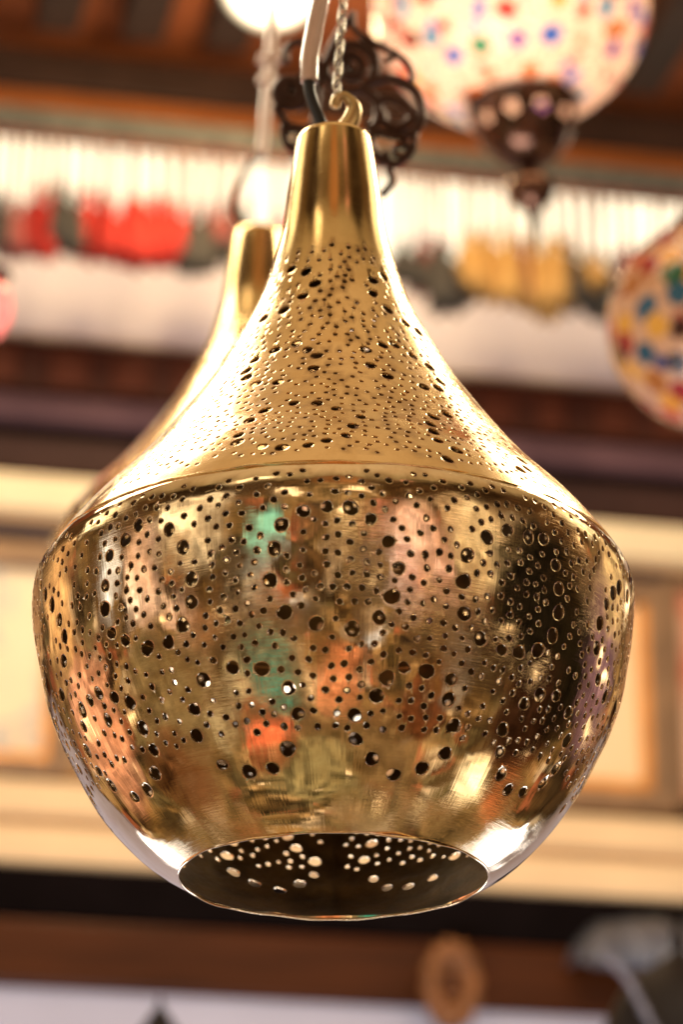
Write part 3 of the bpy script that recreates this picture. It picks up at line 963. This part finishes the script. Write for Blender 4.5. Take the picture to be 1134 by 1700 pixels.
# ---------------------------------------------------------------- bits along the bottom
M['orange_carve'] = simple('light_carved_wood', (.24, .095, .028), .5, 0, .5, 45, bump=.4)
ro = thing('rosette', 'oval carved wooden rosette hanging against the red brown beam', 'ornament', wpos(*wp(750, 1636, .12), .12))
def wl(a, z, d=0):
    return WT * a + Vector((0, 0, z)) + WN * d
vs, fs = [], []
kk = .00083
v, f = [], []
n = 72
for j in range(9):
    q = j / 8
    for i in range(n):
        an = 2 * PI * i / n
        rad_ = 1 - .56 * q
        rip = 1 + .05 * math.sin(12 * an) * (1 - q)
        dd = .010 * math.sin(PI * q) * (1 + .35 * math.cos(24 * an)) + .004
        v.append(wl(47 * kk * rad_ * rip * math.cos(an), 72 * kk * rad_ * rip * math.sin(an), dd))
for j in range(8):
    for i in range(n):
        f.append((j * n + i, j * n + (i + 1) % n, (j + 1) * n + (i + 1) % n, (j + 1) * n + i))
obj('carved_ring', v, f, M['orange_carve'], ro)
v = [wl(30 * kk * math.cos(2 * PI * i / n), 46 * kk * math.sin(2 * PI * i / n), .002) for i in range(n)] + [wl(46 * kk * math.cos(2 * PI * i / n), 71 * kk * math.sin(2 * PI * i / n), -.01) for i in range(n)]
f = [tuple(range(n))] + [(i, n + i, n + (i + 1) % n, (i + 1) % n) for i in range(n)]
obj('dark_centre', v, f, M['carved'], ro, False)
for i in range(8):
    an = 2 * PI * i / 8
    b_, f_ = ball((0, 0, 0), .006, 12, 8)
    c_ = wl(16 * kk * math.cos(an), 26 * kk * math.sin(an), .006)
    obj('petal', [p + c_ for p in b_], f_, M['orange_carve'], ro)

M['silver_cloth'] = simple('silver_blue_satin', (.13, .145, .19), .4, .3, .15, 8)
M['dark_glass'] = simple('dark_lamp_metal', (.012, .009, .008), .55, .2, .4, 20, spec=.15)
M['beadwork'] = simple('silver_beadwork', (.20, .19, .22), .4, .5, .5, 120, bump=.5)
# a folded satin cloth lying over the beam at the right
cl = thing('satin_cloth', 'folded silver blue satin cloth in front of the painted shade board at lower right', 'cloth', wpos(*wp(1060, 1565, .10), .10))
vs, fs = [], []
nu, nv = 40, 14
a0 = wp(955, 1530, .10)[0]; a1 = wp(1290, 1530, .10)[0]
zc0 = wz(1552, .1)
for j in range(nv + 1):
    for i in range(nu + 1):
        s_ = i / nu; t_ = j / nv
        a = a0 + (a1 - a0) * s_
        hgt = .070 * min(1, s_ * 5) ** .6
        an = PI * t_
        bump_ = .010 * math.sin(s_ * 19 + t_) + .006 * math.sin(s_ * 41 + 2)
        d_ = .02 + .11 * math.sin(an * .5) + bump_
        z_ = zc0 - .012 + hgt * math.cos(an * .5) ** .7 - .02 * t_
        vs.append(wpos(a, z_, d_) - cl.location)
for j in range(nv):
    for i in range(nu):
        fs.append((j * (nu + 1) + i, j * (nu + 1) + i + 1, (j + 1) * (nu + 1) + i + 1, (j + 1) * (nu + 1) + i))
o = obj('drape', vs, fs, M['silver_cloth'], cl)
sm = o.modifiers.new('thick', 'SOLIDIFY'); sm.thickness = .004

# the dark lamp whose shoulder rises into the lower right corner
YD = 3.3
dl = thing('metal_lamp', 'dark metal lamp with a line of silver beadwork, lower right corner', 'lamp', pt(1135, 1790, YD))
prof = [(.001, .128), (.010, .127), (.022, .118), (.040, .108), (.060, .088), (.075, .062), (.086, .030), (.092, -.01), (.094, -.05), (.06, -.10), (.03, -.12)]
v, f = lathe(prof, 56); obj('dome', v, f, M['dark_glass'], dl)
v, f = lathe([(.006, .125), (.008, .14), (.005, .15), (.004, .165), (.0005, .17)], 20); obj('top_knob', v, f, M['dark_glass'], dl)
path = smooth_path([pt(x, y, YD - .085) - dl.location for x, y in ((1010, 1590), (1028, 1608), (1048, 1632), (1062, 1660), (1078, 1690), (1100, 1730))], 7)
for i, p in enumerate(path[::2]):
    b_, f_ = ball(p, .0045 + .0012 * math.sin(i * 2.1), 10, 7)
    obj('bead', b_, f_, M['beadwork'], dl)

fn = thing('lamp_finial', 'dark pointed lamp top poking up in front of the pale blue wall', 'lamp', pt(263, 1760, 3.3))
k3 = .00065
v, f = lathe([(.0004, 100 * k3), (3 * k3, 96 * k3), (5 * k3, 84 * k3), (12 * k3, 76 * k3), (16 * k3, 68 * k3), (24 * k3, 58 * k3), (32 * k3, 46 * k3), (38 * k3, 20 * k3), (60 * k3, 0), (110 * k3, -40 * k3), (130 * k3, -110 * k3), (90 * k3, -170 * k3)], 36)
obj('spire', v, f, M['dark_glass'], fn)
# ---------------------------------------------------------------- light
def area(name, loc, target, sx, sy, energy, col, spread=180):
    l = bpy.data.lights.new(name, 'AREA')
    l.spread = R(spread)
    l.shape = 'RECTANGLE'; l.size = sx; l.size_y = sy
    l.energy = energy; l.color = col
    o = link(bpy.data.objects.new(name, l))
    o.location = loc
    d = Vector(target) - Vector(loc)
    o.rotation_euler = d.to_track_quat('-Z', 'Y').to_euler()
    return o
def plight(name, loc, energy, col, size):
    l = bpy.data.lights.new(name, 'POINT')
    l.energy = energy; l.color = col; l.shadow_soft_size = size
    o = link(bpy.data.objects.new(name, l)); o.location = loc
    return o
lan_c = AX + Vector((0, 0, .62))
WARM = (1, .80, .55)
area('added_highlight_left', (-.46, 2.25, 3.12), AX + Vector((0, 0, .66)), .42, .42, 3.6, (1, .86, .62), 110)  # unseen area lamp, added for the pale highlight on the left of the neck
area('added_highlight_right', (.60, 2.25, 3.02), AX + Vector((0, 0, .66)), .30, .34, 3.5, (1, .82, .56), 110)  # its unseen partner, added for the right edge of the neck
area('added_wall_fill_high', (0.2, 2.3, 3.90), (.1, 4.3, 2.9), 2.0, .5, 34, (1, .78, .52))  # added fill from above to brighten the back wall, no fitting modelled

area('added_edge_light_left', (-.62, 2.85, 1.42), AX + Vector((0, 0, .46)), .62, .5, 2.2, (.74, .84, 1.0), 120)  # no window here: cool area lamp added to silver the bowl's lower left edge
area('added_edge_light_right', (.76, 2.80, 1.36), AX + Vector((0, 0, .46)), .52, .45, 1.9, (.74, .84, 1.0), 120)  # likewise added, for the lower right edge of the bowl
area('added_wall_fill_low', (-.2, 2.0, 1.2), (.0, 4.3, 2.75), 1.6, .5, 33, (.90, .90, 1.0))  # added cool fill from below that lifts the pale lower wall

plight('bulb_glow', pt(452, -36, 3.55) + Vector((.0, .16, .02)), 11, (1, .70, .38), .04)

# the bazaar on the camera's side, as the light and colour that comes from it
W = bpy.data.worlds.new('World')
S.world = W
W.use_nodes = True
nt = W.node_tree
nt.nodes.clear()
def wn(kind, ins=None, **kw):
    nd = nt.nodes.new(kind)
    for k_, v_ in kw.items(): setattr(nd, k_, v_)
    for k_, v_ in (ins or {}).items():
        if isinstance(v_, bpy.types.NodeSocket): nt.links.new(v_, nd.inputs[k_])
        else: nd.inputs[k_].default_value = v_
    return nd
tc = wn('ShaderNodeTexCoord')
nz = wn('ShaderNodeTexNoise', {'Vector': tc.outputs['Generated'], 'Scale': 5.0, 'Detail': 5.0})
sb_ = wn('ShaderNodeVectorMath', {0: nz.outputs['Color'], 1: (.5, .5, .5)}, operation='SUBTRACT')
s2 = wn('ShaderNodeVectorMath', {0: sb_.outputs[0], 'Scale': .18}, operation='SCALE')
ad = wn('ShaderNodeVectorMath', {0: tc.outputs['Generated'], 1: s2.outputs[0]}, operation='ADD')
nz2 = wn('ShaderNodeTexNoise', {'Vector': tc.outputs['Generated'], 'Scale': 19.0, 'Detail': 3.0})
sb2 = wn('ShaderNodeVectorMath', {0: nz2.outputs['Color'], 1: (.5, .5, .5)}, operation='SUBTRACT')
s3 = wn('ShaderNodeVectorMath', {0: sb2.outputs[0], 'Scale': .14}, operation='SCALE')
ad2 = wn('ShaderNodeVectorMath', {0: ad.outputs[0], 1: s3.outputs[0]}, operation='ADD')
DIRV = wn('ShaderNodeVectorMath', {0: ad2.outputs[0]}, operation='NORMALIZE').outputs[0]
sx = wn('ShaderNodeSeparateXYZ', {0: DIRV})
rp = wn('ShaderNodeValToRGB')
nt.links.new(wn('ShaderNodeMapRange', {'Value': sx.outputs[2], 'From Min': -1.0, 'From Max': 1.0}).outputs[0], rp.inputs[0])
WSTOPS = [(0.0, (.21, .15, .07)), (.25, (.13, .085, .036)), (.42, (.07, .038, .017)), (.55, (.13, .075, .033)), (.66, (.12, .066, .028)), (.76, (.07, .033, .013)), (.83, (.10, .054, .022)), (.90, (.48, .34, .17)), (1.0, (.74, .51, .28))]
cr = rp.color_ramp
while len(cr.elements) < len(WSTOPS): cr.elements.new(.5)
for e_, (p_, c_) in zip(cr.elements, WSTOPS):
    e_.position = p_; e_.color = (*c_, 1)
cur = rp.outputs[0]
# stalls: patches of goods
vo = wn('ShaderNodeTexVoronoi', {'Vector': wn('ShaderNodeMapping', {'Vector': DIRV, 'Scale': (15, 15, 11)}).outputs[0], 'Scale': 1.0})
sc1 = wn('ShaderNodeSeparateColor', {0: vo.outputs['Color']})
gr = wn('ShaderNodeValToRGB')
nt.links.new(sc1.outputs[0], gr.inputs[0])
GOODS = [(0, (.02, .012, .006)), (.18, (.30, .17, .06)), (.34, (.10, .05, .02)), (.48, (.55, .33, .14)), (.60, (.035, .02, .01)), (.72, (.45, .13, .06)), (.80, (.20, .15, .07)), (.9, (.8, .6, .4))]
cr = gr.color_ramp; cr.interpolation = 'CONSTANT'
while len(cr.elements) < len(GOODS): cr.elements.new(.5)
for e_, (p_, c_) in zip(cr.elements, GOODS):
    e_.position = p_; e_.color = (*c_, 1)
band = wn('ShaderNodeMapRange', {'Value': sx.outputs[2], 'From Min': .42, 'From Max': .25, 'To Min': 0.0, 'To Max': .68}, interpolation_type='SMOOTHSTEP')
mx = wn('ShaderNodeMix', {0: band.outputs[0]}, data_type='RGBA')
nt.links.new(cur, mx.inputs[6]); nt.links.new(gr.outputs[0], mx.inputs[7])
cur = mx.outputs[2]
def blob(d, inner, outer, col, amt=1.0):
    """a lit (or dark) patch of the bazaar in direction d; sizes in degrees"""
    global cur
    dp = wn('ShaderNodeVectorMath', {0: DIRV, 1: Vector(d).normalized()}, operation='DOT_PRODUCT')
    mr = wn('ShaderNodeMapRange', {'Value': dp.outputs['Value'], 'From Min': math.cos(R(outer)), 'From Max': math.cos(R(inner)), 'To Min': 0.0, 'To Max': amt}, interpolation_type='SMOOTHSTEP')
    m_ = wn('ShaderNodeMix', {0: mr.outputs[0]}, data_type='RGBA')
    nt.links.new(cur, m_.inputs[6]); m_.inputs[7].default_value = (*col, 1)
    cur = m_.outputs[2]
def ae(az, el):
    a, e_ = R(az), R(el)
    return (math.sin(a) * math.cos(e_), -math.cos(a) * math.cos(e_), math.sin(e_))
for az, el, i_, o_, c_ in [
    (-78, -26, 10, 22, (.24, .17, .08)), (46, -41, 8, 15, (.15, .05, .02)), (99, -20, 12, 24, (.09, .028, .011)), (62, -20, 6, 14, (.05, .03, .015)),
    (-51, 19, 8, 15, (1.0, .80, .55)), (56, 14, 8, 15, (.95, .74, .45)), (0, 22, 6, 22, (.28, .17, .07)), (-74, 5, 5, 12, (.95, .66, .54)), (-80, 2, 1.5, 4, (1.6, 1.35, 1.2)),
    (30, 8, 5, 13, (1.0, .62, .50)), (27, 2, 2, 5, (1.5, 1.2, 1.2)), (26, -4, 3, 8, (.80, .34, .30)), (82, 1, 14, 25, (.010, .007, .004)), (106, -5, 12, 19, (.012, .008, .004)), (96, -22, 9, 16, (.03, .012, .006)),
    (-18, 24, 2, 5, (1.7, 1.3, .85)), (-62, 15, 2, 5, (1.8, 1.5, 1.1)), (44, 22, 2, 6, (1.7, 1.3, .85)), (8, 27, 2, 5, (1.5, 1.1, .7)), (-40, 24, 2, 4, (1.8, 1.5, 1.1)), (-25, 10, 3, 7, (.25, .62, .50)), (-27, 0, 3, 8, (.45, .46, .44)), (-36, -3, 2, 5, (.010, .007, .004)), (2, -36, 6, 11, (.78, .30, .14)),
    (-27, -37, 4, 8, (.04, .34, .27)), (-38, -52, 4, 9, (.95, .22, .10)), (-91, 10, 3, 8, (1.3, 1.35, 1.5)), (16, -24, 2, 6, (.9, .95, 1.1)),
    (94, -44, 4, 7, (1.7, 1.4, .95)), (-55, -12, 4, 9, (.40, .20, .09)), (12, -8, 4, 9, (.16, .10, .05)), (-60, -40, 4, 9, (.62, .50, .30)),
    (-110, 36, 7, 13, (2.2, 1.9, 1.3)), (115, 35, 6, 12, (2.0, 1.7, 1.1)), (-57, 40, 9, 15, (.03, .015, .006)), (60, 40, 9, 16, (.03, .015, .006)), (-40, 52, 3, 7, (3.2, 2.6, 1.7)), (1, 42, 5, 11, (.40, .17, .06)), (34, 45, 2, 4, (1.0, .45, .30)), (-122, -10, 8, 18, (1.0, .48, .30)), (-128, 14, 6, 14, (.85, .50, .22)), (128, 6, 8, 16, (.22, .12, .15)), (120, -36, 3, 8, (.70, .22, .08)), (132, 20, 5, 12, (.9, .62, .30)), (-100, -42, 8, 16, (.16, .07, .03)), (-10, -16, 5, 10, (.12, .08, .045)), (40, -14, 5, 10, (.22, .17, .10)), (-45, -22, 4, 9, (.10, .06, .03)), (20, -60, 10, 18, (.20, .12, .05)), (-20, -70, 10, 18, (.28, .22, .10)), (22, -6, 1.5, 5, (1.3, 1.25, 1.35)), (-14, -12, 1.5, 4, (.9, .85, .85)), (42, 2, 2, 6, (1.1, .72, .66)), (-62, -6, 2, 6, (.9, .62, .50)), (-40, -30, 2, 5, (.8, .66, .40)), (58, -30, 2, 6, (.50, .46, .44)), (34, -24, 2, 6, (.05, .03, .02)), (-8, 12, 2, 6, (.05, .03, .02)), (14, 14, 2, 5, (.9, .3, .22)),
]:
    blob(ae(az, el), i_, o_, c_)
mott = wn('ShaderNodeTexNoise', {'Vector': tc.outputs['Generated'], 'Scale': 15.0, 'Detail': 4.0})
mv = wn('ShaderNodeMapRange', {'Value': mott.outputs[0], 'From Min': .32, 'From Max': .68, 'To Min': .25, 'To Max': 2.4})
lowm = wn('ShaderNodeMapRange', {'Value': sx.outputs[2], 'From Min': .75, 'From Max': .55, 'To Min': 1.0, 'To Max': 0.0})
mv2 = wn('ShaderNodeMix', {0: lowm.outputs[0], 2: mv.outputs[0], 3: 1.0})
# invented bright spots, added so the brass picks up sparkling highlights
bv = wn('ShaderNodeTexVoronoi', {'Vector': tc.outputs['Generated'], 'Scale': 4.6, 'Randomness': 1.0})
bf = wn('ShaderNodeMapRange', {'Value': bv.outputs['Distance'], 'From Min': .15, 'From Max': .06, 'To Min': 0.0, 'To Max': 1.0}, interpolation_type='SMOOTHSTEP')
bb = wn('ShaderNodeMapRange', {'Value': sx.outputs[2], 'From Min': .62, 'From Max': .5, 'To Min': 0.0, 'To Max': 1.0})
bfm = wn('ShaderNodeMath', {0: bf.outputs[0], 1: bb.outputs[0]}, operation='MULTIPLY')
bmx = wn('ShaderNodeMix', {0: bfm.outputs[0]}, data_type='RGBA')
nt.links.new(cur, bmx.inputs[6]); bmx.inputs[7].default_value = (3.2, 2.4, 1.5, 1)
cur = bmx.outputs[2]
bgm = wn('ShaderNodeVectorMath', {0: cur, 'Scale': mv2.outputs[0]}, operation='SCALE')
cur = bgm.outputs[0]
bg = wn('ShaderNodeBackground', {'Color': cur, 'Strength': 1.0})
out = wn('ShaderNodeOutputWorld')
nt.links.new(bg.outputs[0], out.inputs[0])

# ---------------------------------------------------------------- camera
cam = bpy.data.cameras.new('Camera')
co = link(bpy.data.objects.new('Camera', cam))
co.location = (0, 0, CZ)
co.rotation_euler = (PI / 2 + PITCH, 0, 0)
cam.sensor_fit = 'VERTICAL'
cam.sensor_height = 36.0
cam.lens = 36.0 * F / 1700
cam.clip_start = .05
cam.clip_end = 60
cam.dof.use_dof = True
cam.dof.focus_distance = 1.56
cam.dof.aperture_fstop = cam.lens / 19.5
cam.dof.aperture_blades = 5
cam.dof.aperture_rotation = .3
S.camera = co
S.render.engine = 'CYCLES'
S.cycles.use_denoising = True
S.cycles.max_bounces = 8
S.cycles.glossy_bounces = 6
S.cycles.sample_clamp_indirect = 6.0
S.cycles.caustics_reflective = False
S.cycles.caustics_refractive = False
S.view_settings.view_transform = 'Standard'
S.view_settings.look = 'None'
S.view_settings.exposure = 0
S.view_settings.gamma = 1
